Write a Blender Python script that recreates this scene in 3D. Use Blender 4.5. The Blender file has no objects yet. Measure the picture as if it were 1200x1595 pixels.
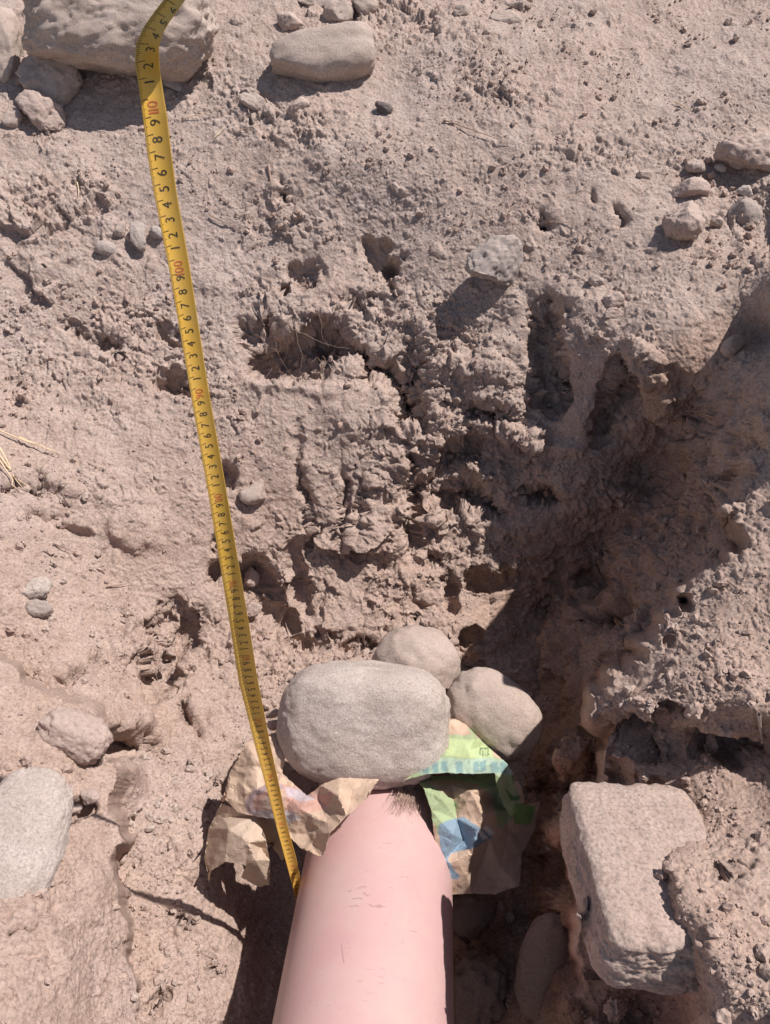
import bpy, math, random
import numpy as np
from mathutils import Vector, Matrix, geometry, noise as mnoise

# ------------------------------------------------------------------ scene, camera, light
S = bpy.context.scene
COL = S.collection
PITCH = math.radians(50)
CZ = 0.65
F = 1200.0
cam_d = bpy.data.cameras.new('camera'); cam = bpy.data.objects.new('camera', cam_d); COL.objects.link(cam)
cam.location = (0, 0, CZ); cam.rotation_euler = (math.radians(90) - PITCH, 0, 0)
cam_d.sensor_fit = 'HORIZONTAL'; cam_d.sensor_width = 36; cam_d.lens = 36
cam_d.clip_start = 0.02; cam_d.clip_end = 400
S.camera = cam
SUN = Vector((0.56, 0.24, 1.0)).normalized()          # direction towards the sun
W = bpy.data.worlds.new('World'); S.world = W; W.use_nodes = True
nt = W.node_tree; bg = nt.nodes['Background']
sky = nt.nodes.new('ShaderNodeTexSky'); sky.sky_type = 'NISHITA'; sky.sun_disc = False
sky.sun_elevation = math.asin(SUN.z); sky.sun_rotation = math.atan2(SUN.x, SUN.y)
sky.altitude = 2500; sky.air_density = 1.0; sky.dust_density = 2.5
wm_ = nt.nodes.new('ShaderNodeMix'); wm_.data_type = 'RGBA'; wm_.blend_type = 'MULTIPLY'; wm_.inputs[0].default_value = 1; wm_.inputs[7].default_value = (1.0, .82, .68, 1)   # camera white balance
nt.links.new(sky.outputs[0], wm_.inputs[6]); nt.links.new(wm_.outputs[2], bg.inputs[0]); bg.inputs[1].default_value = 0.125
sl = bpy.data.lights.new('sun', 'SUN'); so = bpy.data.objects.new('sun', sl); COL.objects.link(so)
sl.energy = 4.6; sl.angle = math.radians(0.55); sl.color = (1.0, 0.94, 0.89)
so.rotation_euler = SUN.to_track_quat('Z', 'Y').to_euler(); so.location = (2, 1, 5)
S.view_settings.view_transform = 'Standard'; S.view_settings.look = 'None'
S.view_settings.exposure = 0.27; S.view_settings.gamma = 1.0
S.render.engine = 'CYCLES'
try:
    S.cycles.max_bounces = 6; S.cycles.diffuse_bounces = 4; S.cycles.use_denoising = True
except Exception: pass

# ------------------------------------------------------------------ maths helpers
sp, cp = math.sin(PITCH), math.cos(PITCH)
VIEW = np.array([0, cp, -sp]); DOWN = np.array([0, -sp, -cp]); RIGHT = np.array([1.0, 0, 0])
def P(px, py, z):
    px = np.asarray(px, float); py = np.asarray(py, float); z = np.asarray(z, float)
    u = (px - 600) / F; v = (py - 797.5) / F
    o = np.stack([u * z, z * cp - v * z * sp, CZ - z * sp - v * z * cp], -1)
    return o
def hsh(i, j, k, seed):
    with np.errstate(over='ignore'):
        h = (i.astype(np.uint32) * np.uint32(374761393) + j.astype(np.uint32) * np.uint32(668265263)
             + k.astype(np.uint32) * np.uint32(2147483647) + np.uint32((seed * 974634777 + 12345) & 0xffffffff))
        h = (h ^ (h >> np.uint32(13))) * np.uint32(1274126177)
        h = (h ^ (h >> np.uint32(16))) * np.uint32(2246822519)
        h = h ^ (h >> np.uint32(15))
    return h.astype(np.float64) / 4294967295.0
def vnoise(Q, seed=0):
    fl = np.floor(Q).astype(np.int64); fr = Q - fl; w = fr * fr * fr * (fr * (fr * 6 - 15) + 10)
    out = 0
    for a in (0, 1):
        for b in (0, 1):
            for c in (0, 1):
                ww = (w[:, 0] if a else 1 - w[:, 0]) * (w[:, 1] if b else 1 - w[:, 1]) * (w[:, 2] if c else 1 - w[:, 2])
                out = out + ww * hsh(fl[:, 0] + a, fl[:, 1] + b, fl[:, 2] + c, seed)
    return out * 2 - 1
ROT = np.array(Matrix.Rotation(0.9, 3, Vector((1, 2, 3)).normalized()))
def fbm(Q, octv=4, seed=0, gain=0.5):
    a = 1.0; s = 0; q = Q.copy()
    for o in range(octv):
        s = s + a * vnoise(q, seed + o * 17); q = (q @ ROT) * 2.03 + 7.7; a *= gain
    return s
def clods(Q, seed=0, keep=1.0):
    """rounded lumps packed side by side: returns lump height and its random id"""
    fl = np.floor(Q).astype(np.int64)
    best = np.full(len(Q), 9.0); sec = np.full(len(Q), 9.0); bid = np.zeros(len(Q))
    for a in (-1, 0, 1):
        for b in (-1, 0, 1):
            for c in (-1, 0, 1):
                i, j, k = fl[:, 0] + a, fl[:, 1] + b, fl[:, 2] + c
                dx = i + hsh(i, j, k, seed) - Q[:, 0]; dy = j + hsh(i, j, k, seed + 1) - Q[:, 1]; dz = k + hsh(i, j, k, seed + 2) - Q[:, 2]
                d = np.sqrt(dx * dx + dy * dy + dz * dz); n = d < best
                sec = np.where(n, best, np.minimum(sec, d))
                bid = np.where(n, hsh(i, j, k, seed + 3), bid); best = np.where(n, d, best)
    e = np.clip((sec - best) * 2.2, 0, 1)
    h = np.sqrt(np.clip(1 - (1 - e) ** 2, 0, 1))
    return h, bid
def chips(Q, seed=0):
    """angular broken pieces: each cell is a tilted facet at its own level, with a cliff at its border"""
    fl = np.floor(Q).astype(np.int64); best = np.full(len(Q), 9.0); val = np.zeros(len(Q))
    for a in (-1, 0, 1):
        for b in (-1, 0, 1):
            for c in (-1, 0, 1):
                i, j, k = fl[:, 0] + a, fl[:, 1] + b, fl[:, 2] + c
                dx = i + hsh(i, j, k, seed) - Q[:, 0]; dy = j + hsh(i, j, k, seed + 1) - Q[:, 1]; dz = k + hsh(i, j, k, seed + 2) - Q[:, 2]
                d = dx * dx + dy * dy + dz * dz; n = d < best
                t = hsh(i, j, k, seed + 3) + (hsh(i, j, k, seed + 4) - .5) * dx * 1.3 + (hsh(i, j, k, seed + 5) - .3) * dz * 1.3
                val = np.where(n, t, val); best = np.where(n, d, best)
    return val
def sstep(a, b, x):
    t = np.clip((x - a) / (b - a), 0, 1); return t * t * (3 - 2 * t)

def link(o, parent=None):
    COL.objects.link(o)
    if parent is not None: o.parent = parent
    return o
def mesh_np(name, V, faces, mat, parent=None, smooth=True, loc=None):
    V = np.asarray(V, np.float32); faces = np.asarray(faces, np.int32)
    if loc is None and parent is None: loc = V.mean(0)
    if loc is None: loc = np.zeros(3)
    V = V - np.asarray(loc, np.float32)
    if parent is not None: V = V - np.array(parent.location, np.float32); V = V.astype(np.float32)
    me = bpy.data.meshes.new(name); k = faces.shape[1]
    me.vertices.add(len(V)); me.vertices.foreach_set('co', V.ravel())
    me.loops.add(faces.size); me.loops.foreach_set('vertex_index', faces.ravel())
    me.polygons.add(len(faces)); me.polygons.foreach_set('loop_start', np.arange(0, faces.size, k, dtype=np.int32))
    me.polygons.foreach_set('loop_total', np.full(len(faces), k, np.int32))
    me.polygons.foreach_set('use_smooth', np.full(len(faces), smooth))
    me.update(calc_edges=True); me.validate()
    if mat is not None: me.materials.append(mat)
    o = bpy.data.objects.new(name, me); o.location = [float(x) for x in loc]
    return link(o, parent)
def tag(o, label=None, cat=None, group=None, kind=None):
    if label: o['label'] = label
    if cat: o['category'] = cat
    if group: o['group'] = group
    if kind: o['kind'] = kind
    return o
def empty(name, loc, label, cat, group=None):
    o = bpy.data.objects.new(name, None); o.location = [float(x) for x in loc]; o.empty_display_size = 0.02
    link(o); return tag(o, label, cat, group)

# ------------------------------------------------------------------ materials
def mat(name): 
    m = bpy.data.materials.new(name); m.use_nodes = True; n = m.node_tree
    return m, n, n.nodes['Principled BSDF']
def N(n, t, **kw):
    x = n.nodes.new(t)
    for k, v in kw.items():
        if k.startswith('i_'): x.inputs[k[2:].replace('_', ' ')].default_value = v
        else: setattr(x, k, v)
    return x
def ramp(n, src, stops):
    r = n.nodes.new('ShaderNodeValToRGB'); e = r.color_ramp.elements
    while len(e) < len(stops): e.new(0.5)
    for i, (p, c) in enumerate(stops): e[i].position = p; e[i].color = (*c, 1)
    n.links.new(src, r.inputs[0]); return r
def mix(n, fac, a, b, mode='MIX'):
    m = n.nodes.new('ShaderNodeMix'); m.data_type = 'RGBA'; m.blend_type = mode
    for s, v in ((0, fac), (6, a), (7, b)):
        if hasattr(v, 'is_output') or hasattr(v, 'links'): n.links.new(v, m.inputs[s])
        elif isinstance(v, tuple): m.inputs[s].default_value = (*v, 1)
        else: m.inputs[s].default_value = v
    return m.outputs[2]
def coordn(n):
    g = n.nodes.new('ShaderNodeNewGeometry'); return g.outputs['Position']
def tex(n, scale, detail=4, rough=.6, vec=None):
    t = N(n, 'ShaderNodeTexNoise'); t.inputs['Scale'].default_value = scale; t.inputs['Detail'].default_value = detail
    t.inputs['Roughness'].default_value = rough
    if vec is not None: n.links.new(vec, t.inputs['Vector'])
    return t.outputs['Fac']

def dirt_mat(name, a, b, c, bump=1.0, moist=False):
    m, n, bs = mat(name); pos = coordn(n)
    r1 = ramp(n, tex(n, 5, 5, .6, pos), [(.32, a), (.5, b), (.68, c)])
    fine = ramp(n, tex(n, 260, 4, .75, pos), [(.3, (.52,) * 3), (.5, (1,) * 3), (.72, (1.28, 1.26, 1.24))])
    col = mix(n, 1.0, r1.outputs[0], fine.outputs[0], 'MULTIPLY')
    mid = ramp(n, tex(n, 42, 5, .7, pos), [(.3, (.84, .80, .78)), (.55, (1, 1, 1)), (.75, (1.10, 1.09, 1.07))])
    col = mix(n, 1.0, col, mid.outputs[0], 'MULTIPLY')
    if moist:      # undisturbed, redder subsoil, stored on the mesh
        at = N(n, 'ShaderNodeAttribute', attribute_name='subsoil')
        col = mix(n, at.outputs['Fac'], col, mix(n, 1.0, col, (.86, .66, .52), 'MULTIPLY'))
    n.links.new(col, bs.inputs['Base Color'])
    bs.inputs['Roughness'].default_value = .97; bs.inputs['Specular IOR Level'].default_value = .12
    h = N(n, 'ShaderNodeMath', operation='ADD')
    n.links.new(tex(n, 420, 5, .75, pos), h.inputs[0])
    v = N(n, 'ShaderNodeTexVoronoi', feature='F1'); v.inputs['Scale'].default_value = 210; n.links.new(pos, v.inputs['Vector'])
    n.links.new(v.outputs['Distance'], h.inputs[1])
    bp = N(n, 'ShaderNodeBump'); bp.inputs['Strength'].default_value = .55 * bump; bp.inputs['Distance'].default_value = .0022
    n.links.new(h.outputs[0], bp.inputs['Height']); n.links.new(bp.outputs[0], bs.inputs['Normal'])
    return m
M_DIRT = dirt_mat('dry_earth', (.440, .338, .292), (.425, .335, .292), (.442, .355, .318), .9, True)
M_CLOD = dirt_mat('clod_earth', (.46, .35, .30), (.42, .32, .275), (.46, .38, .335), .6)

def rock_mat(name, base, dark, light, dust=.6, speck=300, dustcol=(.49, .39, .34)):
    m, n, bs = mat(name); pos = coordn(n)
    r1 = ramp(n, tex(n, 14, 6, .65, pos), [(.3, dark), (.5, base), (.72, light)])
    sp_ = ramp(n, tex(n, speck, 3, .8, pos), [(.32, (.5, .47, .45)), (.45, (.93,) * 3), (.58, (1.04,) * 3), (.70, (1.45, 1.42, 1.38))])
    col = mix(n, 1.0, r1.outputs[0], sp_.outputs[0], 'MULTIPLY')
    g = N(n, 'ShaderNodeNewGeometry'); sx = N(n, 'ShaderNodeSeparateXYZ'); n.links.new(g.outputs['Normal'], sx.inputs[0])
    ad = N(n, 'ShaderNodeMath', operation='MULTIPLY_ADD'); n.links.new(tex(n, 30, 5, .7, pos), ad.inputs[0]); ad.inputs[1].default_value = 1.4
    n.links.new(sx.outputs['Z'], ad.inputs[2])
    dr = N(n, 'ShaderNodeMapRange'); n.links.new(ad.outputs[0], dr.inputs[0]); dr.inputs[1].default_value = .95; dr.inputs[2].default_value = 1.7
    dr.inputs[3].default_value = dust * .25; dr.inputs[4].default_value = dust
    col = mix(n, dr.outputs[0], col, dustcol)
    n.links.new(col, bs.inputs['Base Color']); bs.inputs['Roughness'].default_value = .9; bs.inputs['Specular IOR Level'].default_value = .2
    h = N(n, 'ShaderNodeMath', operation='ADD'); n.links.new(tex(n, 45, 9, .82, pos), h.inputs[0]); n.links.new(tex(n, 260, 4, .8, pos), h.inputs[1])
    bp = N(n, 'ShaderNodeBump'); bp.inputs['Strength'].default_value = .6; bp.inputs['Distance'].default_value = .0035
    n.links.new(h.outputs[0], bp.inputs['Height']); n.links.new(bp.outputs[0], bs.inputs['Normal'])
    return m
M_RIVER = rock_mat('grey_river_stone', (.50, .425, .385), (.42, .35, .31), (.60, .53, .49), .25, 320)
M_TAN = rock_mat('tan_stone', (.48, .385, .33), (.39, .30, .25), (.54, .45, .40), .6)
M_GREY = rock_mat('grey_stone', (.40, .345, .32), (.32, .27, .25), (.50, .45, .42), .45)
M_DARK = rock_mat('dark_stone', (.13, .11, .11), (.09, .08, .08), (.2, .17, .165), .25)
M_PALE = rock_mat('pale_stone', (.56, .49, .44), (.44, .37, .33), (.66, .60, .55), .3)
M_BROWN = rock_mat('brown_stone', (.33, .235, .18), (.27, .19, .145), (.38, .28, .22), .4, 300, (.36, .26, .20))
M_DUSTY = rock_mat('dusty_stone', (.46, .365, .315), (.40, .31, .26), (.50, .41, .365), .9)
M_PINK = rock_mat('pinkish_stone', (.50, .385, .335), (.41, .30, .26), (.58, .46, .41), .5)

# ------------------------------------------------------------------ terrain: heights over the view of the pit
CTRL = [
 # far ground and spoil beyond the rim
 (0,-30,.12),(300,-30,.13),(600,-30,.13),(900,-30,.14),(1200,-30,.16),
 (0,150,.01),(300,150,.01),(600,140,.03),(900,140,.05),(1200,140,.08),
 (0,260,-.05),(300,260,-.06),(600,250,-.02),(900,250,.00),(1200,250,.02),
 (0,400,-.14),(200,400,-.16),(400,400,-.16),(600,380,-.13),(770,420,-.13),(900,400,-.09),(1050,400,-.055),(1200,380,-.03),(1140,470,-.065),(1060,520,-.10),
 (0,600,-.28),(200,600,-.29),(450,620,-.29),(480,480,-.20),(640,500,-.21),(700,620,-.28),(850,600,-.25),(980,540,-.13),(1040,600,-.165),(900,640,-.25),(930,560,-.165),(1090,530,-.105),
 # middle of the back wall
 (0,740,-.30),(150,720,-.33),(300,730,-.36),(450,720,-.365),(620,720,-.365),(780,720,-.375),(870,695,-.32),(940,735,-.345),(975,790,-.41),(880,780,-.40),
 (150,850,-.40),(300,850,-.44),(450,850,-.47),(600,850,-.47),(760,850,-.50),(830,880,-.54),
 (0,900,-.34),(150,960,-.44),(300,960,-.50),(450,960,-.545),(600,960,-.55),(740,970,-.57),
 (560,1060,-.57),(450,1080,-.56),(330,1060,-.54),(230,1060,-.50),(700,1060,-.60),
 # gully going up to the right, and its shaded right wall
 (800,1010,-.62),(860,960,-.64),(955,860,-.52),(1020,740,-.385),(1095,640,-.215),(1200,530,-.09),(1228,380,-.01),(1262,350,.03),(1290,320,.08),(1272,430,.12),(1300,510,.15),(1400,300,.14),(1430,150,.14),(1330,200,.07),(1245,200,.03),(1240,470,.04),(1262,560,.06),  # points past the right edge: unseen mound added to shade the upper gully
 (1150,690,-.11),(1090,800,-.24),(1040,890,-.31),(960,990,-.38),(925,1070,-.42),
 (1215,620,.0),(1200,700,-.03),(1150,820,-.08),(1060,945,-.13),(985,1055,-.18),(925,1120,-.24),
 (1200,850,-.07),(1180,1000,-.09),(1080,1050,-.12),(1000,1110,-.17),
 # dark step down to the slab level
 (1190,1130,-.12),(1060,1130,-.15),(1180,1200,-.19),(1060,1185,-.24),(960,1185,-.25),
 (930,1215,-.24),(1060,1260,-.18),(1190,1300,-.19),(930,1330,-.22),(1080,1400,-.20),(1200,1450,-.17),(925,1450,-.22),(1150,1595,-.19),(1100,1520,-.21),
 (1000,1600,-.34),(930,1600,-.32),
 # shaded right wall of the trench
 (885,1180,-.38),(885,1300,-.38),(885,1420,-.38),(880,1560,-.40),
 (868,1130,-.58),(862,1230,-.62),(858,1330,-.64),(850,1430,-.66),(826,1520,-.66),(800,1600,-.66),
 # floor
 (760,1300,-.68),(750,1450,-.70),(740,1600,-.70),(600,1250,-.68),(600,1450,-.72),(600,1600,-.72),(700,1180,-.66),(820,1180,-.66),
 (420,1300,-.68),(410,1440,-.70),(410,1600,-.70),(450,1180,-.62),
 # lower left shelf
 (215,1180,-.50),(300,1170,-.54),(360,1200,-.56),(230,1300,-.50),(310,1330,-.53),(230,1450,-.51),(320,1480,-.55),(240,1600,-.51),(330,1600,-.56),(365,1440,-.60),(375,1560,-.61),
 # left bank
 (187,1180,-.33),(186,1280,-.33),(186,1380,-.34),(198,1480,-.36),(208,1600,-.38),
 (120,1070,-.40),(110,1115,-.32),(60,1180,-.27),(0,1040,-.30),(0,1300,-.22),(100,1350,-.25),(60,1500,-.22),(130,1550,-.28),(0,1600,-.19),
 # outside the frame
 (-200,-200,.2),(600,-250,.2),(1400,-200,.24),(-400,300,.0),(-400,900,-.15),(-400,1500,-.08),(-600,2200,-.02),(1500,200,.14),(1600,800,.08),(1600,1500,0),(1600,2300,0),
 (350,1900,-.68),(600,2000,-.7),(780,1900,-.68),(950,1900,-.12),(180,1900,-.2),(600,2600,-.65),(350,2600,-.6),(850,2600,-.5),
 (-700,-590,.1),(600,-590,.1),(1900,-590,.1),(0,-420,.15),(1200,-420,.2),
]
C = np.array(CTRL, float)
def phi(r2): return np.sqrt(r2 + 14.0 ** 2)
D2 = ((C[:, None, :2] - C[None, :, :2]) ** 2).sum(-1)
A = np.zeros((len(C) + 3,) * 2); A[:len(C), :len(C)] = phi(D2); A[:len(C), :len(C)] += np.eye(len(C)) * -2.0
A[:len(C), len(C)] = 1; A[:len(C), len(C) + 1:] = C[:, :2] / 1000; A[len(C):, :len(C)] = A[:len(C), len(C):].T
wgt = np.linalg.solve(A, np.concatenate([C[:, 2], [0, 0, 0]]))
RBANK = [(1260,590),(1200,648),(1165,720),(1128,800),(1150,850),(1108,892),(1052,938),(1020,990),(985,1010),(955,1050),(915,1080),(905,1110),(935,1160),(926,1200),(908,1250),(903,1330),(899,1420),(905,1500),(925,1600),(925,2100),(2200,2100),(2200,590)]
LBANK = [(-900,1020),(0,1020),(30,1048),(95,1085),(150,1120),(178,1150),(190,1200),(188,1260),(189,1320),(186,1345),(188,1400),(198,1470),(206,1540),(212,1600),(215,2100),(-900,2100)]
RC = np.array([(1215,620,.02),(1290,520,.14),(1200,700,-.04),(1150,820,-.09),(1060,945,-.13),(985,1055,-.17),(925,1120,-.22),(1200,850,-.07),(1180,1000,-.09),(1080,1050,-.11),(1000,1110,-.15),(1080,1110,-.12),(1180,1115,-.10),
 (1190,1150,-.17),(1060,1160,-.20),(960,1175,-.25),(1180,1200,-.19),(1060,1205,-.205),(930,1215,-.24),(1060,1260,-.22),(1190,1300,-.15),(930,1330,-.155),(1080,1400,-.105),(1200,1450,-.12),(925,1450,-.105),(1075,1310,-.15),(1150,1595,-.13),(1095,1490,-.11),(1095,1590,-.16),
 (1075,1545,-.20),(1040,1600,-.40),(930,1600,-.42),(1020,1545,-.38),(920,1540,-.38),(1500,200,.14),(1600,800,.08),(1600,1500,0),(1600,2300,0),(950,1900,-.2),(1400,600,.0)], float)
LC = np.array([(120,1090,-.33),(0,1040,-.28),(187,1180,-.34),(186,1280,-.33),(186,1380,-.34),(198,1480,-.36),(208,1600,-.38),(110,1115,-.32),(60,1180,-.27),(0,1300,-.22),(100,1350,-.26),(60,1500,-.22),(130,1550,-.29),(0,1600,-.19),(-400,1000,-.1),(-400,1500,-.08),(-600,2200,-.02),(180,1900,-.25)], float)
def make_rbf(Cx):
    D2 = ((Cx[:, None, :2] - Cx[None, :, :2]) ** 2).sum(-1); m = len(Cx); A = np.zeros((m + 3,) * 2)
    A[:m, :m] = phi(D2) - 2 * np.eye(m); A[:m, m] = 1; A[:m, m + 1:] = Cx[:, :2] / 1000; A[m:, :m] = A[:m, m:].T
    w = np.linalg.solve(A, np.concatenate([Cx[:, 2], [0, 0, 0]]))
    def f(x, y):
        o = w[m] + w[m + 1] * x / 1000 + w[m + 2] * y / 1000
        for i in range(m): o = o + w[i] * phi((x - Cx[i, 0]) ** 2 + (y - Cx[i, 1]) ** 2)
        return o
    return f
def inpoly(X, Y, poly):
    ins = np.zeros(X.shape, bool); n_ = len(poly)
    for i in range(n_):
        x1, y1 = poly[i]; x2, y2 = poly[(i + 1) % n_]
        c = ((y1 > Y) != (y2 > Y)) & (X < (x2 - x1) * (Y - y1) / (y2 - y1 + 1e-12) + x1); ins ^= c
    return ins
_keep = ~(inpoly(C[:, 0], C[:, 1], RBANK) | inpoly(C[:, 0], C[:, 1], LBANK))
_hid = [(1150,900,-.24),(1230,780,-.16),(1300,700,-.1),(1020,1100,-.42),(985,1250,-.60),(985,1450,-.62),(980,1650,-.62),(1400,1200,-.5),(1400,1700,-.5),(100,1250,-.47),(60,1500,-.48),(40,1120,-.44),(-300,1300,-.4),(-300,1800,-.4)]
base_h = make_rbf(np.concatenate([C[_keep], np.array(_hid, float)])); right_h = make_rbf(RC); left_h = make_rbf(LC)
def base_h_old(px, py):
    o = wgt[len(C)] + wgt[len(C) + 1] * px / 1000 + wgt[len(C) + 2] * py / 1000
    for i in range(len(C)): o = o + wgt[i] * phi((px - C[i, 0]) ** 2 + (py - C[i, 1]) ** 2)
    return o
STEP = 1.65
gx = np.concatenate([np.linspace(-700, -60, 40)[:-1], np.arange(-60, 1262, STEP), np.linspace(1264, 1900, 40)])
gy = np.concatenate([np.linspace(-600, -50, 70)[:-1], np.arange(-50, 1650, STEP), np.linspace(1654, 2600, 50)])
GX, GY = np.meshgrid(gx, gy); px, py = GX.ravel(), GY.ravel()
H = base_h(px, py)
dirz = -sp - (py - 797.5) / F * cp
shp = GX.shape
def blur(a, k):
    a = a.reshape(shp)
    for ax in (0, 1):
        c = np.cumsum(np.insert(np.pad(a, [(k, k) if i == ax else (0, 0) for i in (0, 1)], mode='edge'), 0, 0, axis=ax), axis=ax)
        n = 2 * k + 1
        a = (c[n:] - c[:-n]) / n if ax == 0 else (c[:, n:] - c[:, :-n]) / n
    return a.ravel()
pxy = np.stack([px, py, px * 0], -1)
wa = fbm(pxy / 50, 4, 201) * 11; wb = fbm(pxy / 50 + 50, 4, 202) * 11
ca = (chips(pxy / 32 + .5, 205) - .5) * 10 + (chips(pxy / 13 + .5, 206) - .5) * 5; cl = (chips(pxy / 20 + fbm(pxy / 30, 2, 207)[:, None], 208) - .5) * 6
mr = blur(inpoly(px + wa + ca, py + wb + ca, RBANK).astype(float), 4); ml = blur(inpoly(px + wa + cl, py + wb - cl, LBANK).astype(float), 3)
_rh = right_h(px, py) - .03 * blur(inpoly(px, py, [(880,1190),(975,1190),(975,1530),(880,1530)]).astype(float), 6) - .02 * blur(inpoly(px + wa, py + wb, [(914,1208),(1030,1212),(1045,1330),(1040,1470),(1036,1520),(916,1520)]).astype(float), 3)
H = H * (1 - mr) + _rh * mr; H = H * (1 - ml) + left_h(px, py) * ml
T = np.clip((H - CZ) / dirz, .3, 60)
Q = P(px, py, T)
def normals(Q):
    G = Q.reshape(*shp, 3); du = np.gradient(G, axis=1); dv = np.gradient(G, axis=0)
    n = np.cross(dv, du); n /= np.linalg.norm(n, axis=-1, keepdims=True) + 1e-12
    return n.reshape(-1, 3)
def blur(a, k):
    a = a.reshape(shp)
    for ax in (0, 1):
        c = np.cumsum(np.insert(np.pad(a, [(k, k) if i == ax else (0, 0) for i in (0, 1)], mode='edge'), 0, 0, axis=ax), axis=ax)
        n = 2 * k + 1
        a = (c[n:] - c[:-n]) / n if ax == 0 else (c[:, n:] - c[:, :-n]) / n
    return a.ravel()
nb = normals(Q); nb = np.stack([blur(nb[:, i], 7) for i in range(3)], -1); nb /= np.linalg.norm(nb, axis=1, keepdims=True)
def zone(pts, soft=1.0):
    m = np.zeros(len(px))
    for (x, y, rx, ry, a, s) in pts:
        a = math.radians(a); dx, dy = px - x, py - y
        u = (dx * math.cos(a) + dy * math.sin(a)) / rx; v = (-dx * math.sin(a) + dy * math.cos(a)) / ry
        m = np.maximum(m, s * np.exp(-(u * u + v * v) ** 1.5))
    return m
CR = zone([(600,560,270,110,0,.9),(680,700,190,150,0,1),(420,470,110,60,20,.7),(250,540,190,90,20,.9),(100,600,130,90,0,.7),(40,420,60,40,0,.5),
           (620,860,240,130,0,.75),(440,960,130,110,0,.9),(260,1000,100,90,0,1),(150,760,120,60,0,.5),(980,900,140,260,30,.7),
           (1000,640,90,110,0,.5),(860,1300,50,280,0,.9),(1040,760,150,220,35,.95),(870,1000,90,130,20,.95),(960,1140,110,60,0,.9),(1120,1160,90,40,0,.9),(280,1380,110,200,0,.35),
           (90,1420,110,150,0,.4),(600,20,160,60,10,.9),(380,170,140,60,20,.9),(90,330,120,70,10,.8),(480,330,120,60,0,.5),(60,480,90,50,0,.6),(760,130,140,50,20,.6),(960,240,150,30,5,.7),(1150,300,80,70,0,.6),
           (100,300,140,60,0,.6),(1050,430,120,60,0,.35),(1130,1360,60,120,0,.5),(1000,1570,60,30,0,.6),(740,1500,60,120,0,.5)])
CR = np.clip(CR * .9 + .10, 0, 1) * (1 - .8 * zone([(495,660,85,120,-8,1),(545,960,60,40,0,.8),(900,450,80,60,0,.6),(930,690,60,30,20,.7),(1150,960,110,120,0,.95),(1060,1020,80,60,-30,.6),(1010,1330,80,140,0,.9),(800,540,60,60,0,.6),(280,720,30,60,0,.5)]))
warp = fbm(Q * 9, 3, 5); warp2 = fbm(Q * 9 + 31, 3, 6)
_g = Q.reshape(*shp, 3); _st = (np.linalg.norm(np.gradient(_g, axis=0), axis=-1) + np.linalg.norm(np.gradient(_g, axis=1), axis=-1)).ravel() / (2 * T / F * STEP)
DAMP = 1 / (1 + np.clip((blur(_st, 2) - 2.2) / 2.2, 0, 50) ** 2)
wc = (chips(Q * 38, 211) - .5) * 8
wx, wy = px + wc + warp * 15 + fbm(Q * 45, 2, 8) * 5, py - wc + warp2 * 15 + fbm(Q * 45 + 9, 2, 9) * 5
def hollow(x, y, rx, ry, a, k=9, pw=2.0):
    a = math.radians(a); dx, dy = wx - x, wy - y
    u = np.abs((dx * math.cos(a) + dy * math.sin(a)) / rx); v = np.abs((-dx * math.sin(a) + dy * math.cos(a)) / ry)
    r = (u ** pw + v ** pw) ** (1 / pw)
    return 1 / (1 + np.exp(np.clip((r - 1) * k, -40, 40)))
D = np.zeros(len(px))
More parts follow.
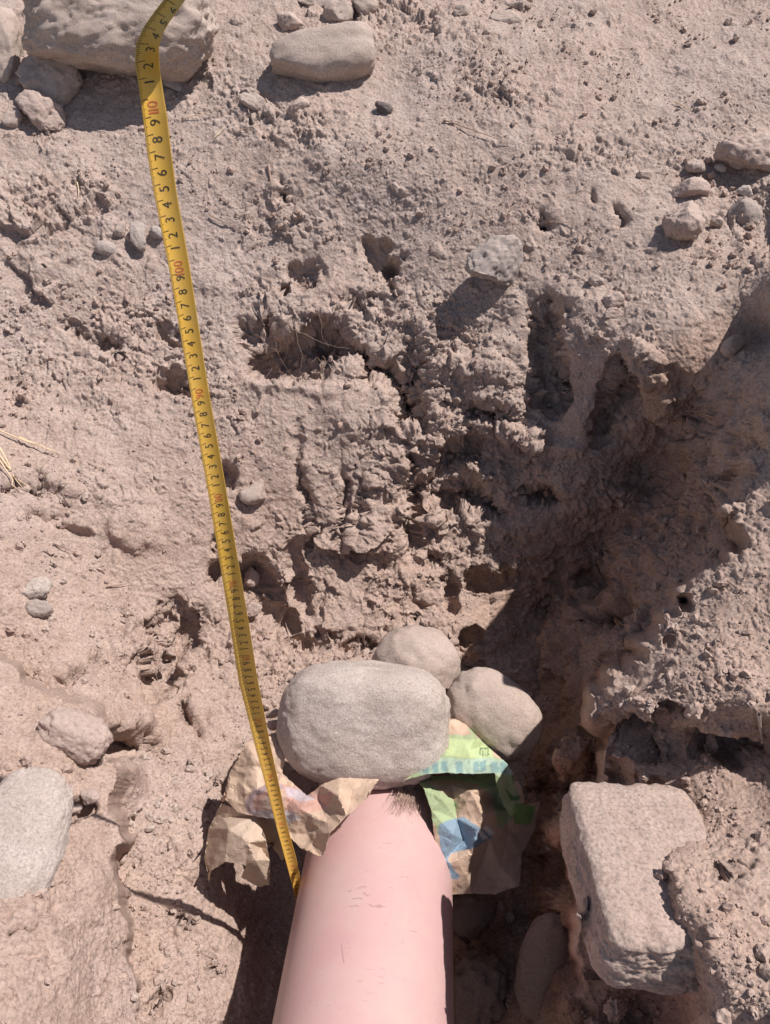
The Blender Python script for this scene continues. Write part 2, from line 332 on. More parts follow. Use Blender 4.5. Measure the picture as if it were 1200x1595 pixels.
# hollows in the face (negative) and lumps (positive): x, y, rx, ry, angle, metres, edge sharpness
for (x, y, rx, ry, a, d, k) in [
  (462,545,72,44,-6,-.055,11),(400,500,30,28,0,-.03,8),(520,520,45,18,20,-.035,9),(592,398,34,13,8,-.022,9),(612,420,10,30,-10,-.02,8),
  (470,425,22,18,20,-.02,8),(600,590,60,22,48,-.04,8),(635,640,32,26,20,-.035,8),(640,560,24,50,0,-.03,7),
  (845,530,28,62,-6,-.042,9),(850,610,26,26,20,-.03,8),(952,625,30,62,14,-.05,9),(560,470,40,10,0,-.015,9),
  (722,700,40,24,-20,-.035,8),(700,760,34,34,0,-.035,8),(745,800,38,18,10,-.03,8),(830,775,34,18,10,-.03,9),(768,640,26,14,0,-.02,8),
  (655,815,15,52,8,-.035,8),(565,800,12,52,4,-.025,8),(530,790,10,50,4,-.018,8),(700,930,8,34,0,-.02,7),(760,905,34,16,-10,-.028,8),
  (690,880,26,10,0,-.015,8),(470,770,9,90,-3,-.016,6),(462,900,10,50,-12,-.02,7),
  (272,590,34,20,-8,-.035,9),(272,520,16,12,0,-.02,8),(170,540,30,12,40,-.02,8),(120,505,22,10,20,-.016,8),(340,830,12,18,0,-.02,8),
  (395,920,34,48,-20,-.042,8),(430,970,22,18,10,-.025,8),(345,885,16,22,0,-.03,9),(350,740,14,20,-10,-.02,9),
  (262,1010,24,62,14,-.032,7),(292,985,12,40,20,-.02,7),(232,990,14,12,0,-.02,8),(205,1150,30,26,-30,-.05,9),(310,1110,14,30,-20,-.03,7),
  (110,1038,36,8,-35,-.016,9),(480,1000,30,8,-5,-.018,8),(560,1010,26,10,0,-.02,8),(735,1020,26,26,20,-.04,7),(640,960,22,8,0,-.012,7),
  (960,960,34,26,-20,-.05,8),(925,900,30,20,-30,-.03,7),
  (1130,1165,52,16,4,-.035,9),(1000,1160,56,22,10,-.04,9),(1050,1110,16,22,-20,-.025,8),(1140,1350,20,14,-10,-.02,8),(1160,1360,8,24,20,-.01,8),
  (30,760,40,10,10,-.022,8),(55,752,26,12,12,-.016,8),(60,815,30,8,0,-.014,8),(110,835,30,8,10,-.014,8),
  (108,1140,18,8,-12,-.02,9),(120,1270,24,12,-14,-.03,9),(95,1285,14,12,0,-.03,9),(150,1180,14,7,0,-.016,9),(40,1440,30,10,-40,-.02,8),
  (290,1440,12,30,-50,-.016,7),(250,1560,30,8,-40,-.014,7),(345,1500,6,26,-30,-.014,7),(320,1245,28,5,-35,-.012,7),
  (430,295,5,22,-4,-.014,6),(925,300,6,14,0,-.012,7),(960,330,8,16,0,-.012,7),(850,340,14,18,-30,-.022,8),(640,740,10,34,0,-.018,7),
  # lumps
  (210,830,46,36,0,.018,7),(740,745,40,20,-10,.02,7),(690,660,34,22,0,.018,6),(770,600,60,24,30,.018,6),(640,520,30,22,0,.016,6),(840,680,70,12,24,.02,6),
  (560,640,60,34,30,.01,5),(780,560,40,30,0,.014,6),(900,500,44,34,0,.018,6),(330,420,40,26,0,.010,6),(60,750,50,16,8,.012,6),(480,660,80,40,0,.008,4),
  (990,570,36,30,30,.022,6),(700,570,34,18,0,.018,6),(780,820,40,24,0,.016,6),(620,900,50,16,10,.010,6),(130,1160,60,50,0,.008,5),
  (880,990,30,46,10,.02,6),(885,1250,14,60,0,.015,6),(1000,860,40,30,-30,.02,6),
  (760,1400,40,40,0,.02,6),(460,600,80,8,0,.008,7)]:
    D += d * hollow(x, y, rx, ry, a, k)
D = np.where(D < 0, D * 1.55, D); CR = np.clip(CR + .5 * (D < -.01), 0, 1.0)
D = blur(blur(D, 1), 1)
inn = sstep(-700, -100, px) * (1 - sstep(1300, 1900, px)) * sstep(-590, -100, py) * (1 - sstep(1700, 2600, py))
Q0 = Q; Q = Q + nb * (D * (.3 + .7 * inn))[:, None]
nb = normals(Q); nb = np.stack([blur(nb[:, i], 3) for i in range(3)], -1); nb /= np.linalg.norm(nb, axis=1, keepdims=True) + 1e-9
_g = Q.reshape(*shp, 3); _st = (np.linalg.norm(np.gradient(_g, axis=0), axis=-1) + np.linalg.norm(np.gradient(_g, axis=1), axis=-1)).ravel() / (2 * T / F * STEP)
DAMP = 1 / (1 + np.clip((blur(_st, 2) - 3.0) / 4.0, 0, 50) ** 2)
D = np.zeros(len(px))
# broad undulation, broken facets, lumps of several sizes, dust
D += fbm(Q * 6, 4, 11) * .010 + fbm(Q * 26, 4, 13) * (.0012 + .004 * CR)
dwn = np.stack([fbm(Q * 25, 3, 41), fbm(Q * 25, 3, 42), fbm(Q * 25, 3, 43)], -1)
Qw = Q + .014 * dwn
for (sc, amp, sd) in ((11, .034, 301), (24, .017, 311), (58, .0095, 321), (130, .0042, 331)):
    patch = sstep(-.15, .35, fbm(Q * sc * .25, 3, sd + 7) + CR * 1.1 - .55)
    D += amp * CR * patch * (chips(Qw * sc, sd) - .5)
for (sc, amp, sd) in ((26, .009, 51), (60, .0045, 61), (130, .0022, 71)):
    h, b = clods(Qw * sc, sd); patch = sstep(0, .5, fbm(Q * sc * .2, 3, sd + 5) + CR * .8 - .4)
    D += amp * CR * patch * (h * (.3 + .7 * b) - .4)
D = np.where(D < -.004, -.004 + (D + .004) * .6, D)      # dust lies in the low places
# sparse grains half sunk in the dust
for (sc, amp, sd, thr) in ((48, .0065, 91, .90), (105, .0040, 95, .76), (200, .0022, 99, .5)):
    h, b = clods(Qw * sc, sd); D += amp * np.where(b > thr, h * (b - thr) / (1 - thr), 0) * (.4 + .6 * sstep(-.2, .4, fbm(Q * 10, 3, sd)))
D += fbm(Q * 150, 4, 31) * (.0005 + .0008 * CR) + fbm(Q * np.array([60, 22, 22]), 3, 33) * .0008
D = (D * DAMP + blur(D, 4) * (1 - DAMP)) * (.3 + .7 * inn) * (.6 + .4 * DAMP)
Q1 = Q + nb * D[:, None]
ny, nx = shp
ii = np.arange(ny * nx).reshape(shp)
faces = np.stack([ii[:-1, :-1], ii[1:, :-1], ii[1:, 1:], ii[:-1, 1:]], -1).reshape(-1, 4)
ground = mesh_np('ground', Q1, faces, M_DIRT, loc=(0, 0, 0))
tag(ground, 'dry dusty pinkish brown earth of the excavated pit and its banks', 'ground', kind='structure')
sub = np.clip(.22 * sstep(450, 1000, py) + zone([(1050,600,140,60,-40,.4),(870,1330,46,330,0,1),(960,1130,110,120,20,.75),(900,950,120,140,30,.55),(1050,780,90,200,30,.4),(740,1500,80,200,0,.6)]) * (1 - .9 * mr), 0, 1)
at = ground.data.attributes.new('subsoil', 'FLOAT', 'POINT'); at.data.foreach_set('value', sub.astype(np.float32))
n1 = normals(Q1)
def surf(x, y, up=0.0):
    """a point of the modelled earth, looked up by grid position, and its camera depth"""
    i = int(np.argmin(abs(gy - y))) * nx + int(np.argmin(abs(gx - x)))
    return Q1[i] + nb[i] * up
def depth(p): return float((np.asarray(p) - np.array([0, 0, CZ])) @ VIEW)

# ------------------------------------------------------------------ stones
def ico(sub):
    import bmesh
    bm = bmesh.new(); bmesh.ops.create_icosphere(bm, subdivisions=sub, radius=1)
    V = np.array([v.co[:] for v in bm.verts]); Fc = np.array([[v.index for v in f.verts] for f in bm.faces]); bm.free(); return V, Fc
ICO = {k: ico(k) for k in (2, 3, 4, 5, 6)}
def rock_shape(dims, seed, sub=4, sq=2.3, facets=0, rough=.04, lump=.08):
    V, Fc = ICO[sub]; V = V.copy(); rs = np.random.RandomState(seed)
    V = V / (np.abs(V) ** sq).sum(1, keepdims=True) ** (1 / sq)
    for _ in range(facets):
        d = rs.normal(size=3); d /= np.linalg.norm(d); c = rs.uniform(.5, .8)
        V = V - np.maximum(0, V @ d - c)[:, None] * d * .93
    n = V / np.linalg.norm(V, axis=1, keepdims=True)
    V = V + n * (lump * fbm(V * 1.3 + seed, 2, seed) + rough * 1.35 * fbm(V * 4.5 + seed, 6, seed + 3, .64))[:, None]
    return V * (np.array(dims) / 2), Fc
def rock(name, label, cat, x, y, w, h, th=None, rot=0, mt=None, sq=2.3, facets=0, rough=.04, lump=.08, embed=.35, seed=1, sub=4, z=None, tilt=(0, 0), group=None):
    """stone centred on the pixel; w,h seen size in px; th thickness along the view as a share of the smaller size"""
    zz = depth(surf(x, y)) if z is None else z
    if sub == 3: sub, facets = 4, facets + 3; rough = max(rough, .05)
    if sub == 4 and facets: facets += 2
    if facets > 3: rough = max(rough, .055)
    group = group or {'river_stone': 'river stones packed over the pipe', 'boulder': 'boulders in the banks', 'pebble': 'pebbles on the slopes', 'stone': 'loose stones about the pit'}.get(name)
    wm, hm = w * zz / F, h * zz / F; tm = (th or .8) * min(wm, hm)
    V, Fc = rock_shape((wm, hm, tm), seed, sub, sq, facets, rough, lump)
    a = math.radians(rot); R = np.array(Matrix.Rotation(a, 3, 'Z') @ Matrix.Rotation(math.radians(tilt[0]), 3, 'X') @ Matrix.Rotation(math.radians(tilt[1]), 3, 'Y'))
    V = V @ R.T
    c = P(x, y, zz if z is not None else zz - tm * (.5 - embed))
    V = c + V[:, :1] * RIGHT + V[:, 1:2] * DOWN + V[:, 2:3] * VIEW
    return tag(mesh_np(name, V, Fc[:, ::1], mt, loc=c), label, cat, group)

# the four river stones packed over the pipe
rock('river_stone', 'large smooth grey oblong river stone lying across the end of the pink pipe', 'stone', 568, 1124, 258, 180, .78, 4, M_RIVER, 3.4, 0, .015, .05, z=1.12, seed=12, sub=6)
rock('river_stone', 'rounded brownish stone wedged behind the large grey oblong stone', 'stone', 650, 1040, 136, 128, .8, 12, M_TAN, 2.2, 0, .022, .05, z=1.24, seed=21, sub=5)
rock('river_stone', 'rounded oval stone on the green sack, its upper right side in shadow', 'stone', 769, 1114, 160, 118, .85, 42, M_TAN, 2.35, 0, .02, .04, z=1.17, seed=33, sub=5)
rock('stone', 'small pale flat stone peeking out above the large grey oblong stone', 'stone', 528, 1056, 100, 42, .9, -6, M_PINK, 2.3, 2, .03, .06, z=1.24, seed=41)
rock('stone', 'small tan pebble beside the tape just left of the large grey oblong stone', 'stone', 424, 1112, 26, 14, .9, -20, M_TAN, 2.2, 2, .03, .06, z=1.2, seed=42, sub=3)
rock('stone', 'small angular tan pebble under the tape above the kraft paper', 'stone', 426, 1128, 18, 20, .9, 20, M_PINK, 2.2, 4, .03, .06, z=1.2, seed=43, sub=3)
# top of the picture
rock('boulder', 'big flat topped grey boulder at the upper left behind the tape', 'boulder', 186, 40, 270, 160, .85, -3, M_TAN, 2.9, 2, .035, .06, embed=.05, seed=52, sub=6, tilt=(8, 0))
rock('boulder', 'rounded grey boulder cut by the left edge at the top', 'boulder', -6, 74, 76, 122, .8, 5, M_TAN, 2.4, 3, .04, .08, embed=.25, seed=53, sub=5)
rock('stone', 'pitted lumpy stone against the left end of the big flat boulder', 'stone', 66, 50, 48, 40, .9, 10, M_PINK, 2.2, 3, .10, .1, embed=.2, seed=54)
rock('stone', 'tan wedge shaped stone below the left end of the big flat boulder', 'stone', 78, 124, 92, 84, .7, 35, M_TAN, 2.6, 5, .04, .06, embed=.3, seed=55, sub=5)
rock('stone', 'rough tan stone lying lowest in the stone group at upper left', 'stone', 62, 176, 78, 54, .8, 32, M_PINK, 2.5, 5, .05, .08, embed=.3, seed=56, sub=5)
rock('stone', 'small lumpy clod left of the lowest upper left stone', 'stone', 18, 184, 38, 34, .8, 10, M_TAN, 2.4, 3, .06, .08, embed=.4, seed=57)
rock('stone', 'smooth oblong grey stone lying alone on the rim at top centre', 'stone', 504, 86, 158, 86, .85, -10, M_GREY if False else M_TAN, 3.0, 3, .02, .05, embed=.2, seed=61, sub=5)
rock('stone', 'angular grey stone cut by the top edge above the oblong stone', 'stone', 524, 17, 54, 40, .8, -10, M_TAN, 2.4, 5, .04, .06, embed=.3, seed=62)
rock('stone', 'rounded tan stone at the top edge right of the angular grey one', 'stone', 566, 10, 44, 34, .8, 0, M_TAN, 2.3, 2, .04, .06, embed=.3, seed=63)
rock('stone', 'pinkish angular stone left of the oblong rim stone near the top', 'stone', 450, 32, 50, 32, .8, -5, M_PINK, 2.4, 5, .05, .06, embed=.3, seed=64)
rock('stone', 'brown stone touching the top edge above the pinkish angular stone', 'stone', 488, 2, 50, 22, .8, 5, M_TAN, 2.4, 4, .05, .06, embed=.3, seed=65)
rock('stone', 'flattish dark brown stone on the far ground at top centre right', 'stone', 790, 28, 54, 28, .8, 8, M_TAN, 2.4, 4, .05, .06, embed=.2, seed=66)
rock('stone', 'thin flat stone at the top edge above the dark brown stone', 'stone', 812, 6, 44, 14, .8, 6, M_TAN, 2.4, 4, .05, .06, embed=.2, seed=67, sub=3)
rock('stone', 'small lumpy brown stone left of the dark brown far stone', 'stone', 722, 18, 30, 20, .8, 0, M_TAN, 2.4, 3, .06, .06, embed=.2, seed=68, sub=3)
rock('stone', 'small pinkish stone just below the oblong rim stone', 'stone', 464, 166, 38, 28, .8, 0, M_PINK, 2.4, 4, .05, .06, embed=.3, seed=69)
rock('stone', 'tan flattened stone left of the small pinkish stone below the rim', 'stone', 396, 158, 50, 26, .8, 28, M_TAN, 2.4, 4, .05, .06, embed=.3, seed=70)
rock('pebble', 'near black pebble on the dusty slope below the oblong rim stone', 'pebble', 598, 168, 30, 20, .8, 25, M_DARK, 2.2, 1, .03, .05, embed=.2, seed=71, sub=3)
rock('pebble', 'smooth grey oval pebble tucked right of the tape under the big boulder', 'pebble', 268, 130, 34, 20, .8, 40, M_GREY, 2.2, 0, .03, .05, embed=.2, seed=72, sub=3)
# right side
rock('boulder', 'rough pinkish boulder cut by the right edge of the photo', 'boulder', 1164, 238, 96, 74, .8, 28, M_PINK, 2.4, 6, .07, .08, embed=.25, seed=81, sub=5)
rock('stone', 'tan oblong stone left of the rough pinkish boulder', 'stone', 1074, 294, 62, 38, .8, 8, M_PINK, 2.6, 4, .03, .05, embed=.2, seed=82)
rock('stone', 'blocky pinkish stone standing lowest in the right hand stone group', 'stone', 1066, 343, 58, 60, .9, 10, M_PINK, 2.6, 6, .04, .06, embed=.1, seed=83, sub=5)
rock('stone', 'smooth pale grey pointed stone right of the blocky pinkish stone', 'stone', 1158, 331, 56, 44, .8, 28, M_GREY, 2.4, 3, .02, .05, embed=.15, seed=84)
rock('stone', 'small brown lump on the left of the rough pinkish boulder', 'stone', 1084, 258, 30, 28, .9, 0, M_TAN, 2.4, 3, .07, .08, embed=.3, seed=85, sub=3)
rock('pebble', 'small white pebble between the pinkish boulder and brown lump', 'pebble', 1122, 262, 20, 14, .8, 8, M_PALE, 2.2, 0, .03, .05, embed=.2, seed=86, sub=3)
rock('stone', 'flat pale stone under the pinkish boulder above the pointed grey stone', 'stone', 1162, 298, 34, 18, .8, 5, M_PALE, 2.4, 3, .04, .05, embed=.2, seed=87, sub=3)
rock('pebble', 'small brown pebble between the blocky stone and pointed grey stone', 'pebble', 1117, 347, 20, 18, .8, 0, M_TAN, 2.2, 1, .04, .05, embed=.2, seed=88, sub=3)
rock('pebble', 'pale brown pebble on the dust left of the tan oblong stone', 'pebble', 1003, 272, 24, 20, .8, 0, M_TAN, 2.2, 2, .04, .05, embed=.3, seed=89, sub=3)
rock('stone', 'dusty angular grey stone jutting from the back wall above its own shadow', 'stone', 772, 408, 88, 74, .8, -8, M_GREY, 2.9, 5, .03, .05, embed=-.05, seed=90, sub=5)
rock('stone', 'upper rounded brown stone of the small clump right of the wall hollow', 'stone', 956, 466, 30, 26, .9, 0, M_PINK, 2.3, 2, .05, .06, embed=.2, seed=91, sub=3)
rock('stone', 'lower rounded brown stone of the small clump right of the wall hollow', 'stone', 954, 488, 28, 18, .9, 0, M_PINK, 2.3, 2, .05, .06, embed=.2, seed=92, sub=3)
rock('stone', 'dark rounded stone in the slope left of the small brown clump', 'stone', 930, 438, 26, 20, .9, 30, M_TAN, 2.3, 1, .05, .06, embed=.4, seed=93, sub=3)
rock('stone', 'rounded stone lying in the big shadow at the right', 'stone', 1144, 540, 42, 32, .8, -35, M_TAN, 2.3, 1, .04, .06, embed=.2, seed=94)
rock('pebble', 'little pebble beside the rounded stone in the right hand shadow', 'pebble', 1168, 552, 14, 16, .8, 0, M_TAN, 2.3, 1, .04, .06, embed=.2, seed=95, sub=3)
# left side
rock('stone', 'dark mottled grey stone left of the tape on the upper left slope', 'stone', 215, 370, 32, 48, .8, -10, M_GREY, 2.3, 3, .06, .06, embed=.25, seed=101)
rock('stone', 'smaller dark grey stone touching the tape next to the mottled one', 'stone', 243, 362, 28, 20, .8, 30, M_GREY, 2.2, 1, .03, .05, embed=.25, seed=102, sub=3)
rock('stone', 'half buried rounded grey stone left of the mottled grey stone', 'stone', 164, 388, 34, 26, .8, 10, M_GREY, 2.2, 1, .03, .05, embed=.4, seed=103, sub=3)
rock('stone', 'lumpy brown stone between two grey ones on upper left slope', 'stone', 188, 356, 22, 26, .8, 10, M_TAN, 2.2, 2, .06, .05, embed=.3, seed=104, sub=3)
rock('stone', 'white chalky stone on the left slope', 'stone', 58, 916, 50, 32, .8, -4, M_PALE, 2.6, 5, .07, .06, embed=.2, seed=105)
rock('stone', 'grey pointed stone directly below the white chalky stone', 'stone', 62, 946, 42, 30, .8, 4, M_GREY, 2.3, 3, .04, .05, embed=.2, seed=106)
rock('boulder', 'huge smooth grey boulder sunk in the lower left bank', 'boulder', 16, 1330, 150, 260, .6, 14, M_RIVER, 2.4, 0, .02, .04, embed=.42, seed=107, sub=6, tilt=(-30, 0))
rock('stone', 'pale rounded stone standing out of the left bank above the pit', 'stone', 116, 1146, 104, 70, .9, 24, M_PINK, 2.5, 0, .05, .08, embed=.12, seed=108, sub=5)
rock('stone', 'small flat pinkish stone bridging the hole in the left bank', 'stone', 114, 1264, 32, 20, .8, -20, M_PINK, 2.4, 4, .04, .06, embed=.0, seed=109, sub=3)
rock('stone', 'pinkish angular stone above the flat stone in the left bank hole', 'stone', 138, 1240, 34, 26, .8, -20, M_PINK, 2.4, 5, .04, .06, embed=.2, seed=110, sub=3)
rock('stone', 'grey rounded stone in the broken wall just right of the tape', 'stone', 396, 766, 48, 36, .8, -20, M_TAN, 2.4, 3, .05, .06, embed=.3, seed=111)
rock('stone', 'tan stone hanging in the dark cleft right of the tape', 'stone', 394, 898, 28, 32, .8, 0, M_PINK, 2.3, 3, .05, .06, embed=-.1, seed=112, sub=3)
rock('stone', 'crusty tan stone at the lower end of the dark cleft by the tape', 'stone', 395, 950, 28, 26, .8, 0, M_PINK, 2.3, 3, .07, .06, embed=-.1, seed=113, sub=3)
# lower right
rock('slab_boulder', 'large flat dusty boulder forming the right edge of the trench', 'boulder', 1006, 1368, 214, 300, .55, 0, M_DIRT, 8.0, 0, .024, .022, z=.782, seed=121, sub=6, tilt=(-63, -4))
rock('stone', 'oval brown stone buried upright in the shaded trench wall', 'stone', 850, 1505, 84, 165, .6, 12, M_BROWN, 2.2, 0, .02, .04, z=1.02, seed=122, sub=5)
rock('stone', 'dark rounded rock on the trench floor right of the pipe', 'stone', 740, 1545, 96, 120, .8, 10, M_BROWN, 2.3, 3, .07, .07, embed=.3, seed=123, sub=5)
rock('stone', 'dark smooth rock in deep shade below the green sack', 'stone', 738, 1425, 80, 70, .8, 10, M_BROWN, 2.3, 3, .05, .07, embed=.3, seed=124, sub=4)
rock('clod', 'cluster of pale crumbs catching the sun at the foot of the flat boulder', 'clod', 958, 1572, 26, 34, .8, 0, M_PINK, 2.2, 0, .30, .15, z=.86, seed=125, sub=4)

# ------------------------------------------------------------------ loose crumbs (uncountable)
rs = np.random.RandomState(7)
protos = []
for k in range(7):
    V, Fc = ICO[2]; V = V.copy()
    for _ in range(5):
        d = rs.normal(size=3); d /= np.linalg.norm(d); V = V - np.maximum(0, V @ d - rs.uniform(.5, .85))[:, None] * d
    V += .14 * rs.normal(size=V.shape); protos.append(V)
PF = ICO[2][1]
NC = 22000
cx_ = rs.uniform(-50, 1250, NC * 6); cy_ = rs.uniform(-45, 1640, NC * 6)
ix = np.searchsorted(gx, cx_).clip(0, nx - 1); iy = np.searchsorted(gy, cy_).clip(0, ny - 1); idx = iy * nx + ix
dens = .28 + .72 * CR[idx] ** 1.2
dens *= .08 + .92 * sstep(-.1, .6, fbm(Q[idx] * 9, 4, 77)); dens *= np.clip(nb[idx][:, 2] * 1.6, .05, 1)
dens *= np.where(cy_ < 480, 1.3, 1)
pick = np.where(rs.uniform(size=len(idx)) < dens)[0][:NC]
Vs, Fs = [], []
for q, j in enumerate(pick):
    g = idx[j]; r = .0008 * (1 - rs.uniform()) ** -.55; r = min(r, .008)
    Rm = np.linalg.qr(rs.normal(size=(3, 3)))[0]
    V = (protos[q % 7] * np.array([1, rs.uniform(.7, 1), rs.uniform(.55, .9)])) @ Rm.T * r
    Vs.append(V + Q1[g] + nb[g] * r * rs.uniform(-.2, .5)); Fs.append(PF + q * len(V))
oc = mesh_np('loose_crumbs', np.concatenate(Vs), np.concatenate(Fs), M_CLOD, loc=(0, 0, 0), smooth=False)
tag(oc, 'loose crumbs of dry earth and gravel scattered over the pit slopes', 'gravel', kind='stuff')

# ------------------------------------------------------------------ pipe
def pipe_axis(py_):     # axis point by image row
    pass
A0 = P(563, 1640, .865); A1 = P(594, 1300, 1.145)
ax = (A1 - A0); ax /= np.linalg.norm(ax); A0 = A0 - ax * .35; L = 0.80
side = np.cross(ax, [0, 0, 1.0]); side /= np.linalg.norm(side); up = np.cross(side, ax)
R0, R1 = .1045, .099
nr, nl = 128, 60
V = []
for r in (R0, R1):
    for i in range(nl + 1):
        c = A0 + ax * L * i / nl
        for k in range(nr):
            t = 2 * math.pi * k / nr; V.append(c + r * (math.cos(t) * side + math.sin(t) * up))
V = np.array(V); Fc = []
def q_(r, i, k): return (r * (nl + 1) + i) * nr + k % nr
for i in range(nl):
    for k in range(nr):
        Fc.append((q_(0, i, k), q_(0, i + 1, k), q_(0, i + 1, k + 1), q_(0, i, k + 1)))
        Fc.append((q_(1, i, k), q_(1, i, k + 1), q_(1, i + 1, k + 1), q_(1, i + 1, k)))
for i in (0, nl):
    for k in range(nr):
        f = (q_(0, i, k), q_(0, i, k + 1), q_(1, i, k + 1), q_(1, i, k)); Fc.append(f if i == 0 else f[::-1])
M_PIPE, n, bs = mat('pink_plastic'); pos = coordn(n)
c = ramp(n, tex(n, 9, 4, .6, pos), [(.3, (.54, .325, .32)), (.7, (.585, .375, .365))])
dustf = ramp(n, tex(n, 22, 6, .7, pos), [(.42, (.05,) * 3), (.68, (.75,) * 3)])
wv = N(n, 'ShaderNodeTexNoise'); mp = N(n, 'ShaderNodeMapping'); mp.inputs['Scale'].default_value = (30, 260, 300); n.links.new(pos, mp.inputs[0]); n.links.new(mp.outputs[0], wv.inputs['Vector']); wv.inputs['Scale'].default_value = 1.0; wv.inputs['Detail'].default_value = 3
scr = ramp(n, wv.outputs['Fac'], [(.66, (1,) * 3), (.74, (.80, .76, .74))])
cc = mix(n, dustf.outputs[0], c.outputs[0], (.56, .40, .36)); cc = mix(n, 1.0, cc, scr.outputs[0], 'MULTIPLY')
n.links.new(cc, bs.inputs['Base Color']); bs.inputs['Roughness'].default_value = .4; bs.inputs['Specular IOR Level'].default_value = .5
bp = N(n, 'ShaderNodeBump'); bp.inputs['Strength'].default_value = .12; bp.inputs['Distance'].default_value = .001; n.links.new(wv.outputs['Fac'], bp.inputs['Height']); n.links.new(bp.outputs[0], bs.inputs['Normal'])
pipe = mesh_np('drain_pipe', V, Fc, M_PIPE, loc=A0)
tag(pipe, 'pink plastic drain pipe coming out from under the stones at the pit bottom', 'pipe')
# worn grey print and dark scratches on the pipe's top
def on_pipe(x, y, lift=.0004):
    d = P(x, y, 1.0) - np.array([0, 0, CZ]); d /= np.linalg.norm(d); o = np.array([0, 0, CZ]) - A0
    dp = d - ax * (d @ ax); op = o - ax * (o @ ax); a = dp @ dp; b = 2 * dp @ op; c_ = op @ op - (R0 + lift) ** 2
    return np.array([0, 0, CZ]) + d * ((-b - math.sqrt(max(b * b - 4 * a * c_, 0))) / (2 * a))
M_SCR, n, bs = mat('worn_grey_print'); bs.inputs['Base Color'].default_value = (.42, .26, .25, 1); bs.inputs['Roughness'].default_value = .8
def strips(name, lines, w, m, parent, proj, label=None):
    V, Fc = [], []
    for ln in lines:
        pts = [np.array(p, float) for p in ln]
        for i, p in enumerate(pts):
            t = pts[min(i + 1, len(pts) - 1)] - pts[max(i - 1, 0)]; t /= np.linalg.norm(t) + 1e-9; nn = np.array([-t[1], t[0]])
            b0 = len(V); V += [proj(*(p + nn * w / 2)), proj(*(p - nn * w / 2))]
            if i: Fc.append((b0 - 2, b0, b0 + 1, b0 - 1))
    o = mesh_np(name, np.array(V), np.array(Fc), m, parent, loc=np.zeros(3)); return o
r_ = random.Random(3); lines = []
for (x, y) in ((543, 1388), (548, 1400), (556, 1385), (566, 1390), (545, 1412), (575, 1408), (583, 1412)):
    l = [(x, y)]
    for _ in range(5): l.append((l[-1][0] + r_.uniform(-1, 5), l[-1][1] + r_.uniform(-2.5, 2.5)))
    lines.append(l)
lines += [[(560, 1530), (600, 1508)], [(640, 1450), (650, 1452)], [(532, 1470), (536, 1500)], [(600, 1440), (640, 1436)], [(625, 1365), (628, 1367)], [(633, 1365), (636, 1368)], [(500, 1520), (560, 1528)]]
for g_ in (lines[:3], lines[3:5], lines[5:7]): strips('worn_print', g_, .8, M_SCR, pipe, on_pipe)
for g_ in lines[7:]: strips('scratch', [g_], .8, M_SCR, pipe, on_pipe)

# ------------------------------------------------------------------ tuft of dry roots hanging over the pipe's end
def tubes(name, paths, rad, m, parent=None, label=None, cat=None, k=5, taper=True):
    V, Fc = [], []
    for pth in paths:
        pth = [np.array(p, float) for p in pth]; n_ = len(pth)
        for i, p in enumerate(pth):
            t = pth[min(i + 1, n_ - 1)] - pth[max(i - 1, 0)]; t /= np.linalg.norm(t) + 1e-12
            a = np.cross(t, [.3, .5, .81]); a /= np.linalg.norm(a) + 1e-12; b = np.cross(t, a)
            r = rad * ((1 - .75 * i / (n_ - 1)) if taper else 1)
            b0 = len(V)
            for q in range(k): V.append(p + r * (math.cos(2 * math.pi * q / k) * a + math.sin(2 * math.pi * q / k) * b))
            if i:
                for q in range(k): Fc.append((b0 - k + q, b0 - k + (q + 1) % k, b0 + (q + 1) % k, b0 + q))
    o = mesh_np(name, np.array(V), np.array(Fc), m, parent)
    if label: tag(o, label, cat)
    return o
def plain(name, c, rough=.85):
    m, n, bs = mat(name); t = ramp(n, tex(n, 60, 4, .6, coordn(n)), [(.3, tuple(v * .8 for v in c)), (.7, tuple(min(1, v * 1.15) for v in c))])
    n.links.new(t.outputs[0], bs.inputs['Base Color']); bs.inputs['Roughness'].default_value = rough; return m
M_ROOT = plain('dry_root', (.52, .37, .30)); M_STRAW = plain('straw', (.72, .56, .36)); M_TWIG = plain('twig', (.40, .28, .22)); M_HAIR = plain('root_hair', (.20, .13, .11))
rs = np.random.RandomState(5); paths = []
for i in range(230):
    x, y = rs.uniform(622, 660), rs.uniform(1212, 1226); z = on_pipe(x, max(y, 1232), .004); v = P(x, y, depth(z) - .004)
    pth = [v]; dx, dy = rs.normal() * 1.2, rs.uniform(2.5, 6)
    for s in range(8):
        x += dx + rs.normal() * 2.2; y += dy + rs.normal() * 1.8; dx += rs.normal() * .6
        zz = depth(on_pipe(x, max(y, 1228), .002)); pth.append(P(x, y, zz - rs.uniform(0, .010)))
    paths.append(pth)
tubes('root_tuft', paths, .00035, M_ROOT, None, 'matted tuft of fine dry roots draped on the far end of the pipe', 'roots', 4)

